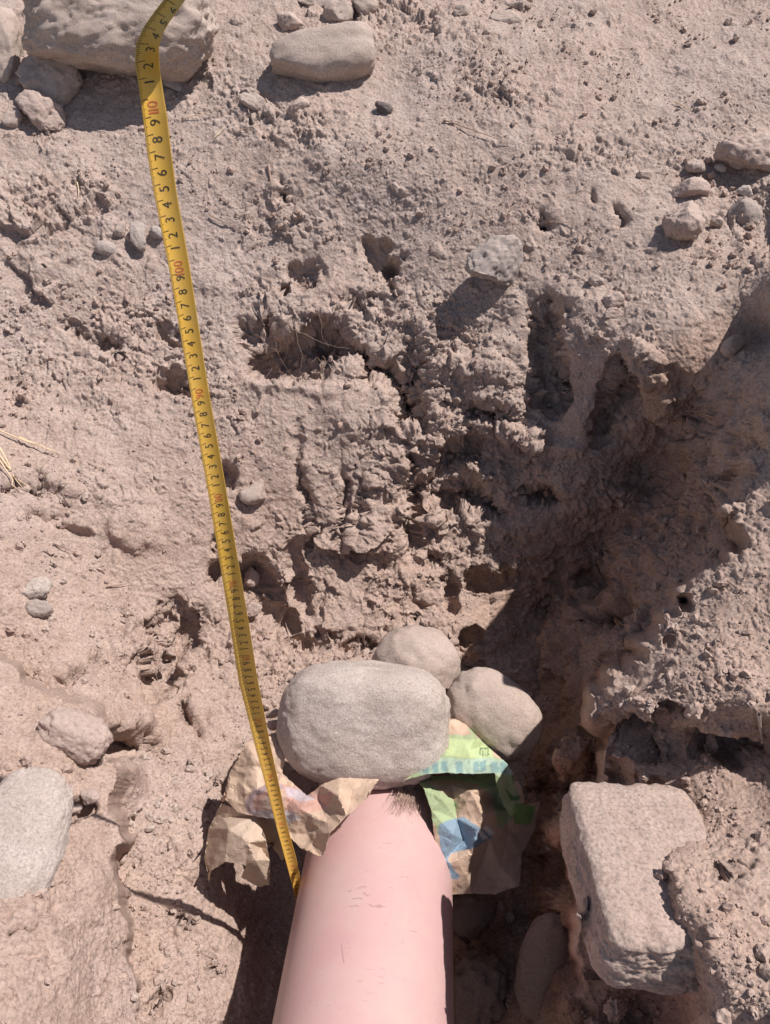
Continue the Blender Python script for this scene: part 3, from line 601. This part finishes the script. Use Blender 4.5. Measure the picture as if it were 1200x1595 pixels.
# ------------------------------------------------------------------ straws, twigs and rootlets
def lay(pts, lift=.003): return [surf(x, y, l if (l := (p[2] if len(p) > 2 else lift)) else lift) for p in pts for x, y in [(p[0], p[1])]]
def bent(a, b, n_=8, sag=4, lift=.003, seed=0):
    r = random.Random(seed); o = []
    for i in range(n_):
        t = i / (n_ - 1); s = math.sin(math.pi * t) * sag
        o.append((a[0] + (b[0] - a[0]) * t + s * r.uniform(.6, 1.2), a[1] + (b[1] - a[1]) * t - s * r.uniform(.6, 1.2)))
    P0, P1 = surf(*o[0], lift), surf(*o[-1], lift); out = []
    for i, (x, y) in enumerate(o):
        t = i / (n_ - 1); p = surf(x, y, lift); l = P0 * (1 - t) + P1 * t; out.append(.25 * p + .75 * l)
    return out
tubes('straw', [bent((-10, 678), (88, 708), 8, -3, .008, 1), bent((30, 690), (95, 712), 6, 2, .008, 2)], .0016, M_STRAW, None, 'long yellow straw lying on the slope at the left edge', 'straw', 6)
tubes('straw_tuft', [bent((-8, 700), (34, 776), 7, 3, .014, 3), bent((-8, 730), (18, 772), 6, 2, .01, 4), bent((-6, 715), (40, 775), 6, -4, .012, 5), bent((-8, 722), (28, 780), 6, 5, .016, 6)], .0018, M_STRAW, None, 'bundle of broken yellow straws below the long straw at left edge', 'straw', 6)
for (a, b, rd, m, nm, lb) in [
   ((690, 192), (796, 232), .0016, M_TWIG, 'twig', 'thin brown twig lying across the rim at top centre right'),
   ((326, 335), (398, 372), .0016, M_TWIG, 'twig', 'pinkish twig casting a slanted shadow just right of the tape'),
   ((420, 258), (426, 318), .0022, M_TWIG, 'twig', 'short upright wood splinter in the dusty slope above the wall hollow'),
   ((372, 208), (414, 192), .0012, M_TWIG, 'twig', 'short brown twig in the gravel right of the tape under the rim'),
   ((290, 185), (348, 175), .0010, M_STRAW, 'straw', 'curved pale straw in the gravel beside the tape near the big boulder'),
   ((336, 218), (357, 196), .0013, M_STRAW, 'straw', 'short pale straw standing in the gravel right of the curved straw'),
   ((1048, 162), (1078, 178), .0012, M_STRAW, 'straw', 'tiny pale straw on the flat far ground at upper right'),
   ((122, 286), (125, 310), .0016, M_STRAW, 'straw', 'short pale stick standing upright on the left slope'),
   ((862, 344), (905, 352), .0012, M_TWIG, 'twig', 'small curled twig at the lip of the smooth dusty slope'),
   ((1130, 905), (1165, 935), .0010, M_HAIR, 'twig', 'thin dark twig on the sunlit right bank'),
   ((1116, 958), (1160, 925), .0009, M_TWIG, 'twig', 'thin brown stalk leaning on the right bank below the dark twig'),
   ((966, 1072), (1010, 1085), .0010, M_TWIG, 'root', 'fine root poking out of the shaded edge of the right bank'),
   ((965, 1250), (968, 1232), .0010, M_HAIR, 'root', 'tiny dark stalk standing on the large flat boulder'),
   ((226, 975), (258, 1062), .0007, M_TWIG, 'root', 'thin straight rootlet hanging over the dark hollow left of the tape'),
   ((1182, 1112), (1186, 1150), .0022, M_PALE, 'stick', 'pale broken stick upright at the right edge above the boulder'),
   ((80, 850), (125, 868), .0010, M_HAIR, 'twig', 'dark twig half sunk in the left slope above the white chalky stone'),
   ((165, 916), (208, 908), .0014, M_TWIG, 'twig', 'short curved twig on the slope right of the white chalky stone')]:
    tubes(nm, [bent(a, b, 8, 3 if nm != 'stick' else 0, .004, int(a[0]))], rd, m, None, lb, 'twig' if nm == 'twig' else nm, 6)
# fine roots hanging in the big hollow
rs = np.random.RandomState(9); paths = []
for i in range(26):
    x, y = rs.uniform(385, 545), rs.uniform(478, 560); dx, dy = rs.normal() * 5, rs.uniform(1, 6); pth = []
    base = depth(surf(x, y))
    for s in range(9):
        x += dx + rs.normal() * 2; y += dy + rs.normal() * 2; dx += rs.normal() * 2.5; dy += rs.normal() * 1.5
        pth.append(P(x, y, min(base, depth(surf(x, y))) - .004 - .001 * s))
    paths.append(pth)
tubes('fine_roots', paths, .00045, M_TWIG, None, 'fine hair like roots hanging in the shaded hollow of the back wall', 'roots', 4)

# ------------------------------------------------------------------ paper sacks
def lin_field(pts):
    """piecewise linear field over scattered (x,y,v) points"""
    P2 = [Vector((p[0], p[1])) for p in pts]
    r = geometry.delaunay_2d_cdt(P2, [], [], 0, 1e-4); T3 = r[2]; vo = [v for v in r[0]]; src = r[3]
    val = np.array([pts[s[0]][2] for s in src]); vv = np.array([[v.x, v.y] for v in vo])
    def f(X, Y):
        out = np.full(X.shape, np.nan)
        for t in T3:
            a, b, c = vv[t[0]], vv[t[1]], vv[t[2]]; den = (b[1] - c[1]) * (a[0] - c[0]) + (c[0] - b[0]) * (a[1] - c[1])
            if abs(den) < 1e-9: continue
            l0 = ((b[1] - c[1]) * (X - c[0]) + (c[0] - b[0]) * (Y - c[1])) / den
            l1 = ((c[1] - a[1]) * (X - c[0]) + (a[0] - c[0]) * (Y - c[1])) / den; l2 = 1 - l0 - l1
            m = (l0 >= -1e-6) & (l1 >= -1e-6) & (l2 >= -1e-6)
            out[m] = l0[m] * val[t[0]] + l1[m] * val[t[1]] + l2[m] * val[t[2]]
        m = np.isnan(out)
        if m.any():
            d = (X[m][:, None] - vv[:, 0]) ** 2 + (Y[m][:, None] - vv[:, 1]) ** 2; out[m] = val[d.argmin(1)]
        return out
    return f
def crumple(x0, x1, y0, y1, cell, amp, seed):
    r = np.random.RandomState(seed); pts = []
    for i in np.arange(x0 - cell, x1 + cell * 2, cell):
        for j in np.arange(y0 - cell, y1 + cell * 2, cell):
            pts.append((i + r.uniform(-.45, .45) * cell, j + r.uniform(-.45, .45) * cell, r.uniform(-amp, amp)))
    return lin_field(pts)
def inpoly(X, Y, poly):
    ins = np.zeros(X.shape, bool); n_ = len(poly)
    for i in range(n_):
        x1, y1 = poly[i]; x2, y2 = poly[(i + 1) % n_]
        c = ((y1 > Y) != (y2 > Y)) & (X < (x2 - x1) * (Y - y1) / (y2 - y1 + 1e-12) + x1); ins ^= c
    return ins
def paper(name, outline, inner, colour, parent, m, seed, grid=2.6, amp=(.005, .0018)):
    xs = [p[0] for p in outline]; ys = [p[1] for p in outline]; r = np.random.RandomState(seed)
    edge = []
    for i in range(len(outline)):
        a, b = outline[i], outline[(i + 1) % len(outline)]; n_ = max(1, int(math.hypot(b[0] - a[0], b[1] - a[1]) / 4))
        for k in range(n_):
            t = k / n_; j = 0 if k == 0 else 1.0
            edge.append((a[0] + (b[0] - a[0]) * t + r.normal() * j * .35, a[1] + (b[1] - a[1]) * t + r.normal() * j * .35))
    gxx, gyy = np.meshgrid(np.arange(min(xs), max(xs), grid), np.arange(min(ys), max(ys), grid))
    gxx = gxx + r.uniform(-.3, .3, gxx.shape) * grid; gyy = gyy + r.uniform(-.3, .3, gyy.shape) * grid
    ok = inpoly(gxx, gyy, edge); pts = [Vector(e) for e in edge] + [Vector((a, b)) for a, b in zip(gxx[ok], gyy[ok])]
    ne = len(edge); res = geometry.delaunay_2d_cdt(pts, [(i, (i + 1) % ne) for i in range(ne)], [list(range(ne))], 1, 1e-4)
    vv = np.array([[v.x, v.y] for v in res[0]]); tri = np.array([t for t in res[2] if len(t) == 3])
    X, Y = vv[:, 0], vv[:, 1]
    zf = lin_field([tuple(p) for p in outline] + [tuple(p) for p in inner])
    Z = zf(X, Y) + crumple(min(xs), max(xs), min(ys), max(ys), 20, amp[0] * .6, seed)(X, Y) + crumple(min(xs), max(xs), min(ys), max(ys), 9, amp[1] * 1.1, seed + 1)(X, Y) + crumple(min(xs), max(xs), min(ys), max(ys), 5, amp[1] * .35, seed + 2)(X, Y)
    o = mesh_np(name, P(X, Y, Z), tri, m, parent, smooth=False, loc=None if parent is None else np.zeros(3))
    ca = o.data.attributes.new('print', 'FLOAT_COLOR', 'POINT'); cols = colour(X, Y)
    ca.data.foreach_set('color', np.concatenate([cols, np.ones((len(cols), 1))], 1).astype(np.float32).ravel())
    sm = o.modifiers.new('thickness', 'SOLIDIFY'); sm.thickness = .0006
    return o
M_PAPER, n, bs = mat('printed_kraft_paper'); at_ = N(n, 'ShaderNodeAttribute', attribute_name='print'); pos = coordn(n)
g = ramp(n, tex(n, 35, 6, .7, pos), [(.3, (.82, .80, .78)), (.6, (1.04,) * 3)])
n.links.new(mix(n, 1.0, at_.outputs['Color'], g.outputs[0], 'MULTIPLY'), bs.inputs['Base Color']); bs.inputs['Roughness'].default_value = .85
bp = N(n, 'ShaderNodeBump'); bp.inputs['Strength'].default_value = .35; bp.inputs['Distance'].default_value = .002; n.links.new(tex(n, 120, 4, .6, pos), bp.inputs['Height']); n.links.new(bp.outputs[0], bs.inputs['Normal'])
KR = (.54, .395, .295)
def colA(X, Y):
    c = np.tile(np.array(KR), (len(X), 1)); j = X * 0
    u = (X - 428) / 46; v = (Y - 1250 + (X - 428) * .05) / 28; r = np.hypot(u, v)
    c[(r < 1) & (r > .72)] = (.40, .30, .30); c[(r <= .72) & (X < 430)] = (.50, .31, .26); c[(r <= .45)] = (.51, .38, .31)
    t = inpoly(X, Y, [(440, 1222), (500, 1238), (525, 1234), (505, 1262), (470, 1268), (446, 1262)]); c[t] = (.53, .32, .26)
    t = inpoly(X, Y, [(444, 1226), (470, 1232), (492, 1246), (470, 1250), (446, 1240)]); c[t] = (.50, .42, .44)
    t = inpoly(X, Y, [(392, 1262), (440, 1262), (470, 1274), (445, 1284), (400, 1272)]); c[t] = (.46, .42, .42)
    return c
kr = empty('crumpled_kraft_paper', P(430, 1260, 1.08), 'crumpled beige kraft paper with faded red print left of the pipe, under the tape', 'paper')
paper('upper_flap', [(384,1158,1.10),(404,1146,1.10),(436,1140,1.12),(446,1170,1.10),(440,1205,1.09),(478,1240,1.05),(500,1224,1.04),(530,1212,1.045),(590,1214,1.04),(572,1244,1.0),(540,1272,.985),(514,1298,.98),(506,1330,.985),(498,1334,.99),(470,1322,1.01),(444,1296,1.03),(432,1276,1.045),(400,1272,1.06),(372,1266,1.08),(352,1246,1.09),(346,1250,1.11),(358,1205,1.11)],
      [(430,1236,1.035),(470,1262,1.015),(500,1250,1.035),(528,1240,.995),(548,1232,1.03),(480,1300,1.02),(400,1230,1.07),(400,1200,1.085),(510,1282,1.0),(455,1245,1.05)], colA, kr, M_PAPER, 31)
paper('lower_flap', [(345,1252,1.10),(358,1256,1.09),(400,1270,1.075),(415,1310,1.06),(421,1340,1.06),(420,1378,1.08),(402,1381,1.085),(376,1366,1.08),(384,1348,1.05),(352,1342,1.05),(330,1356,1.07),(326,1374,1.09),(319,1336,1.10),(326,1290,1.12),(338,1266,1.115)],
      [(356,1292,1.06),(386,1312,1.04),(398,1340,1.04),(336,1330,1.075),(405,1320,1.07),(350,1275,1.10)], lambda X, Y: np.tile(np.array((.50, .385, .30)), (len(X), 1)), kr, M_PAPER, 37, amp=(.003, .0012))
paper('back_flap', [(392,1262,1.10),(450,1275,1.07),(452,1330,1.10),(440,1340,1.12),(410,1300,1.12)], [(430,1300,1.09)], lambda X, Y: np.tile(np.array((.42, .32, .24)), (len(X), 1)), kr, M_PAPER, 38, amp=(.003, .0012))
GRN, BLU, TEA = (.36, .44, .25), (.22, .31, .40), (.22, .34, .33)
def colB(X, Y):
    c = np.tile(np.array(KR), (len(X), 1)); wob = 3 * np.sin(X * .11) + 2 * np.sin(Y * .17)
    def put(poly, col): c[inpoly(X + wob * .4, Y + wob * .4, poly)] = col
    put([(620,1230),(650,1195),(690,1135),(730,1132),(765,1175),(788,1190),(800,1215),(812,1245),(800,1275),(775,1290),(768,1240),(740,1220),(700,1215),(660,1215),(712,1250),(712,1280),(682,1300),(655,1240)], GRN)
    put([(690,1112),(722,1128),(735,1144),(692,1148)], KR)
    put([(696,1152),(760,1152),(770,1182),(694,1178)], (.46, .55, .29))
    put([(645,1182),(800,1182),(795,1206),(640,1206)], (.38, .49, .38))
    for a in (658, 673, 689, 711, 737, 749, 766, 778):
        put([(a, 1188), (a + 10, 1187), (a + 10, 1203), (a, 1204)], TEA)
    put([(683,1284),(722,1272),(745,1288),(760,1298),(768,1306),(745,1318),(725,1322),(706,1330),(698,1340),(714,1362),(716,1369),(690,1371)], BLU)
    put([(752,1290),(760,1286),(772,1300),(765,1303)], (.70, .70, .68)); put([(744,1296),(750,1294),(762,1308),(754,1310)], (.70, .70, .68))
    put([(785,1225),(800,1240),(812,1240),(808,1248),(794,1246)], (.10, .20, .08)); put([(800,1250),(835,1256),(825,1285),(800,1282)], (.22, .36, .12))
    for (a, b) in ((747, 1166), (752, 1168), (756, 1168), (760, 1168)): put([(a, b), (a + 1.8, b), (a + 1.8, b + 12), (a, b + 12)], (.16, .22, .12))
    put([(747,1166),(762,1167),(762,1169),(747,1168)], (.16, .22, .12))
    return c
sk = empty('printed_paper_sack', P(750, 1250, 1.12), 'crumpled green and blue printed paper sack wedged between stones and pipe', 'sack')
paper('sack_top', [(630,1216,1.055),(660,1196,1.07),(690,1160,1.10),(696,1118,1.13),(722,1124,1.14),(756,1160,1.13),(790,1190,1.11),(812,1226,1.10),(818,1250,1.11),(806,1262,1.10),(796,1272,1.10),(784,1252,1.08),(774,1222,1.06),(770,1204,1.045),(735,1206,1.04),(700,1204,1.045),(665,1206,1.05)],
      [(700,1180,1.075),(730,1170,1.08),(740,1150,1.10),(765,1190,1.08),(795,1225,1.085),(712,1140,1.11)], colB, sk, M_PAPER, 41, 2.0, amp=(.0035, .001))
paper('sack_side', [(648,1212,1.09),(700,1208,1.11),(770,1206,1.11),(780,1222,1.10),(790,1262,1.11),(842,1248,1.15),(834,1290,1.16),(812,1332,1.135),(809,1380,1.11),(772,1393,1.10),(735,1392,1.075),(695,1393,1.06),(691,1340,1.05),(678,1310,1.05),(672,1262,1.05),(662,1232,1.06)],
      [(684,1240,1.055),(712,1276,1.065),(702,1222,1.09),(735,1235,1.06),(752,1270,1.055),(744,1292,1.05),(722,1308,1.07),(735,1330,1.045),(728,1360,1.05),(762,1310,1.085),(790,1300,1.12),(780,1350,1.11),(750,1345,1.10),(770,1250,1.115),(705,1300,1.045),(700,1345,1.045)], colB, sk, M_PAPER, 43, 2.0, amp=(.003, .001))

# ------------------------------------------------------------------ measuring tape
S0, KK, YV, KZ = 190.0, 180600.0, 2412.0, .00596
ROWS = [  # image row, left edge, right edge
 (1412,464.5,467.5),(1404,462,469),(1380,457,470),(1340,446,461.5),(1290,432.5,448),(1230,417,436),(1160,398,420.5),(1060,372.5,401),(980,360,388.5),(900,347,375),(780,327.5,355),(600,296,323.5),(420,265,296),(300,241,275),(240,231,267),(180,223.5,260)]
ROWS = ROWS[::-1]
ry = [r[0] for r in ROWS]
UPK = np.array([(111, 233, 121, .4708, 17.5, .004), (112, 229, 97, .464, 18.5, .001), (113, 229, 71, .456, 17.5, -.004), (114, 238, 47, .447, 15, -.006), (115, 252, 25, .438, 13.5, -.0065), (116, 267, 5, .429, 13, -.0065), (118, 297, -38, .41, 13, -.0065), (124, 390, -170, .35, 14, -.006)], float)
def tape_frame(s):
    if s > 110:
        g = [float(np.interp(s, UPK[:, 0], UPK[:, i])) for i in range(1, 6)]; y = YV - KK / (S0 - s)
        if s < 111:
            a0, b0 = tape_frame(110); t = s - 110; a1, b1 = tape_frame(111); return a0 + (a1 - a0) * t, b0 + (b1 - b0) * t
        x0, y0 = np.interp(s - .7, UPK[:, 0], UPK[:, 1]), np.interp(s - .7, UPK[:, 0], UPK[:, 2]); x1, y1 = np.interp(s + .7, UPK[:, 0], UPK[:, 1]), np.interp(s + .7, UPK[:, 0], UPK[:, 2])
        d = np.array([x1 - x0, y1 - y0]); d /= np.linalg.norm(d); n_ = np.array([-d[1], d[0]]) * g[3]
        return P(g[0] - n_[0], g[1] - n_[1], g[2] - g[4]), P(g[0] + n_[0], g[1] + n_[1], g[2] + g[4])
    y = YV - KK / (S0 - s); z = KZ * (S0 - s)
    if y < 180:
        m = (y - 180); xl = 223.5 + m * .135; xr = 260 + m * .17
    else:
        xl = float(np.interp(y, ry, [r[1] for r in ROWS])); xr = float(np.interp(y, ry, [r[2] for r in ROWS]))
    yy = min(y, 1412)
    wid = abs(xr - xl) * z / F; dz = min(math.sqrt(max(.0172 ** 2 - wid * wid, 0.0)), .011)
    return P(xl, yy + 3, z - dz / 2), P(xr, yy - 3, z + dz / 2)
def tape_pt(s, w, lift=0.0):
    """s centimetres along, w 0..1 across; the blade is slightly hollow; past the fold it leans over to the right"""
    ss = min(s, 123.5); a, b = tape_frame(ss); p = a + (b - a) * w
    ac = (b - a); ac = ac / (np.linalg.norm(ac) + 1e-12)
    a2, b2 = tape_frame(ss - .5); al = (a + b) / 2 - (a2 + b2) / 2; al /= np.linalg.norm(al) + 1e-12
    nrm = np.cross(ac, al); nrm /= np.linalg.norm(nrm) + 1e-12
    if nrm @ VIEW > 0: nrm = -nrm
    if s > ss: p = p + al * (s - ss) * .01
    p = p + nrm * (lift - .0030 * (1 - (2 * w - 1) ** 2))
    return p
def tape_mesh(name, quads, m, parent, lift, thick=None):
    V, Fc = [], []
    for (s0, s1, w0, w1, ns, nw) in quads:
        b0 = len(V)
        for i in range(ns + 1):
            for j in range(nw + 1): V.append(tape_pt(s0 + (s1 - s0) * i / ns, w0 + (w1 - w0) * j / nw, lift))
        for i in range(ns):
            for j in range(nw):
                q = b0 + i * (nw + 1) + j; Fc.append((q, q + 1, q + nw + 2, q + nw + 1))
    return mesh_np(name, np.array(V), np.array(Fc), m, parent, loc=np.zeros(3))
def plas(name, c, rough=.5):
    m, n, bs = mat(name); t = ramp(n, tex(n, 70, 4, .7, coordn(n)), [(.35, c), (.8, tuple(v * .82 + .06 for v in c))]); n.links.new(t.outputs[0], bs.inputs['Base Color'])
    bs.inputs['Roughness'].default_value = rough; bs.inputs['Specular IOR Level'].default_value = .35; return m
M_YEL = plas('yellow_tape_blade', (.74, .445, .07)); M_INK = plas('black_ink', (.05, .035, .02), .6); M_RED = plas('red_ink', (.62, .13, .05), .6); M_STEEL = plas('end_tip_metal', (.62, .56, .44), .4)
tp = empty('measuring_tape', tape_pt(8, .5), 'yellow metal measuring tape stretched from the pipe up past the rim, bent at the top', 'measuring tape')
bl = tape_mesh('blade', [(7.2, 123.5, 0, 1, 600, 24)], M_YEL, tp, 0); md = bl.modifiers.new('thickness', 'SOLIDIFY'); md.thickness = .0004; md.offset = -1 
tick = []
for mm in range(76, 1235):
    s = mm / 10; ln = .42 if mm % 10 == 0 else (.20 if mm % 5 == 0 else .13); hw = .014 if mm % 10 else .022
    if mm % 10 == 0: tick += [(s - hw, s + hw, .02, ln, 1, 4)]
    elif s > 30 or mm % 5 == 0: tick += [(s - hw, s + hw, .02, ln, 1, 2)]
tape_mesh('tick_marks', tick, M_INK, tp, .00015)
dig = {}
for ch in '0123456789':
    cu = bpy.data.curves.new('glyph', 'FONT'); cu.body = ch; cu.resolution_u = 4; to = bpy.data.objects.new('glyph', cu); COL.objects.link(to)
    bpy.context.view_layer.update(); me = bpy.data.meshes.new_from_object(to.evaluated_get(bpy.context.evaluated_depsgraph_get()))
    Vg = np.array([v.co[:2] for v in me.vertices]); tris = []
    me.calc_loop_triangles()
    tris = [tuple(t.vertices) for t in me.loop_triangles]
    for _ in range(2):       # finer triangles so the print can follow the hollow blade
        Vl = list(map(tuple, Vg)); mid = {}; nt_ = []
        def mp_(a, b):
            k_ = (min(a, b), max(a, b))
            if k_ not in mid: mid[k_] = len(Vl); Vl.append(((Vl[a][0] + Vl[b][0]) / 2, (Vl[a][1] + Vl[b][1]) / 2))
            return mid[k_]
        for a, b, c in tris:
            ab, bc, ca_ = mp_(a, b), mp_(b, c), mp_(c, a); nt_ += [(a, ab, ca_), (ab, b, bc), (ca_, bc, c), (ab, bc, ca_)]
        Vg = np.array(Vl); tris = nt_
    Vg = Vg - Vg.min(0); Vg = Vg / Vg[:, 1].max(); dig[ch] = (Vg, tris, Vg[:, 0].max())
    bpy.data.objects.remove(to); bpy.data.curves.remove(cu); bpy.data.meshes.remove(me)
def numbers(name, vals, m, h=.42, top=.34, bold=0):
    V, Fc = [], []
    for k in vals:
        t = str(k % 10) if k % 10 else str(k)
        hh = 0.72          # glyph height in cm across the blade, drawn with its top towards the left edge
        adv = [dig[c][2] * hh * .8 + .09 for c in t]; tot = sum(adv) - .09; x = k - .16 - tot if k % 10 else k - .12 - tot
        for c, ad_ in zip(t, adv):
            Vg, tr, _ = dig[c]; b0 = len(V)
            for g_ in Vg: V.append(tape_pt(x + g_[0] * hh * .8, top + h * (1 - g_[1]), .00018))
            Fc += [(b0 + q[0], b0 + q[1], b0 + q[2]) for q in tr]; x += ad_
    return mesh_np(name, np.array(V), np.array(Fc), m, parent=tp, loc=np.zeros(3))
numbers('centimetre_numbers', [k for k in range(9, 120) if k % 10], M_INK)
for k in range(10, 120, 10): numbers('decimetre_number', [k], M_RED)
# steel hook at the end
ea, eb = tape_pt(7.2, 0), tape_pt(7.2, 1); ed = ea * .5 + eb * .5 + (tape_pt(7.2, .5) - tape_pt(9, .5)) * .55
hk = mesh_np('end_hook', np.array([ea, eb, ed, ea + VIEW * .002, eb + VIEW * .002, ed + VIEW * .002]), np.array([(0, 1, 2), (3, 5, 4), (0, 3, 4), (0, 4, 1), (1, 4, 5), (1, 5, 2), (2, 5, 3), (2, 3, 0)]), M_STEEL, tp, smooth=False, loc=np.zeros(3))
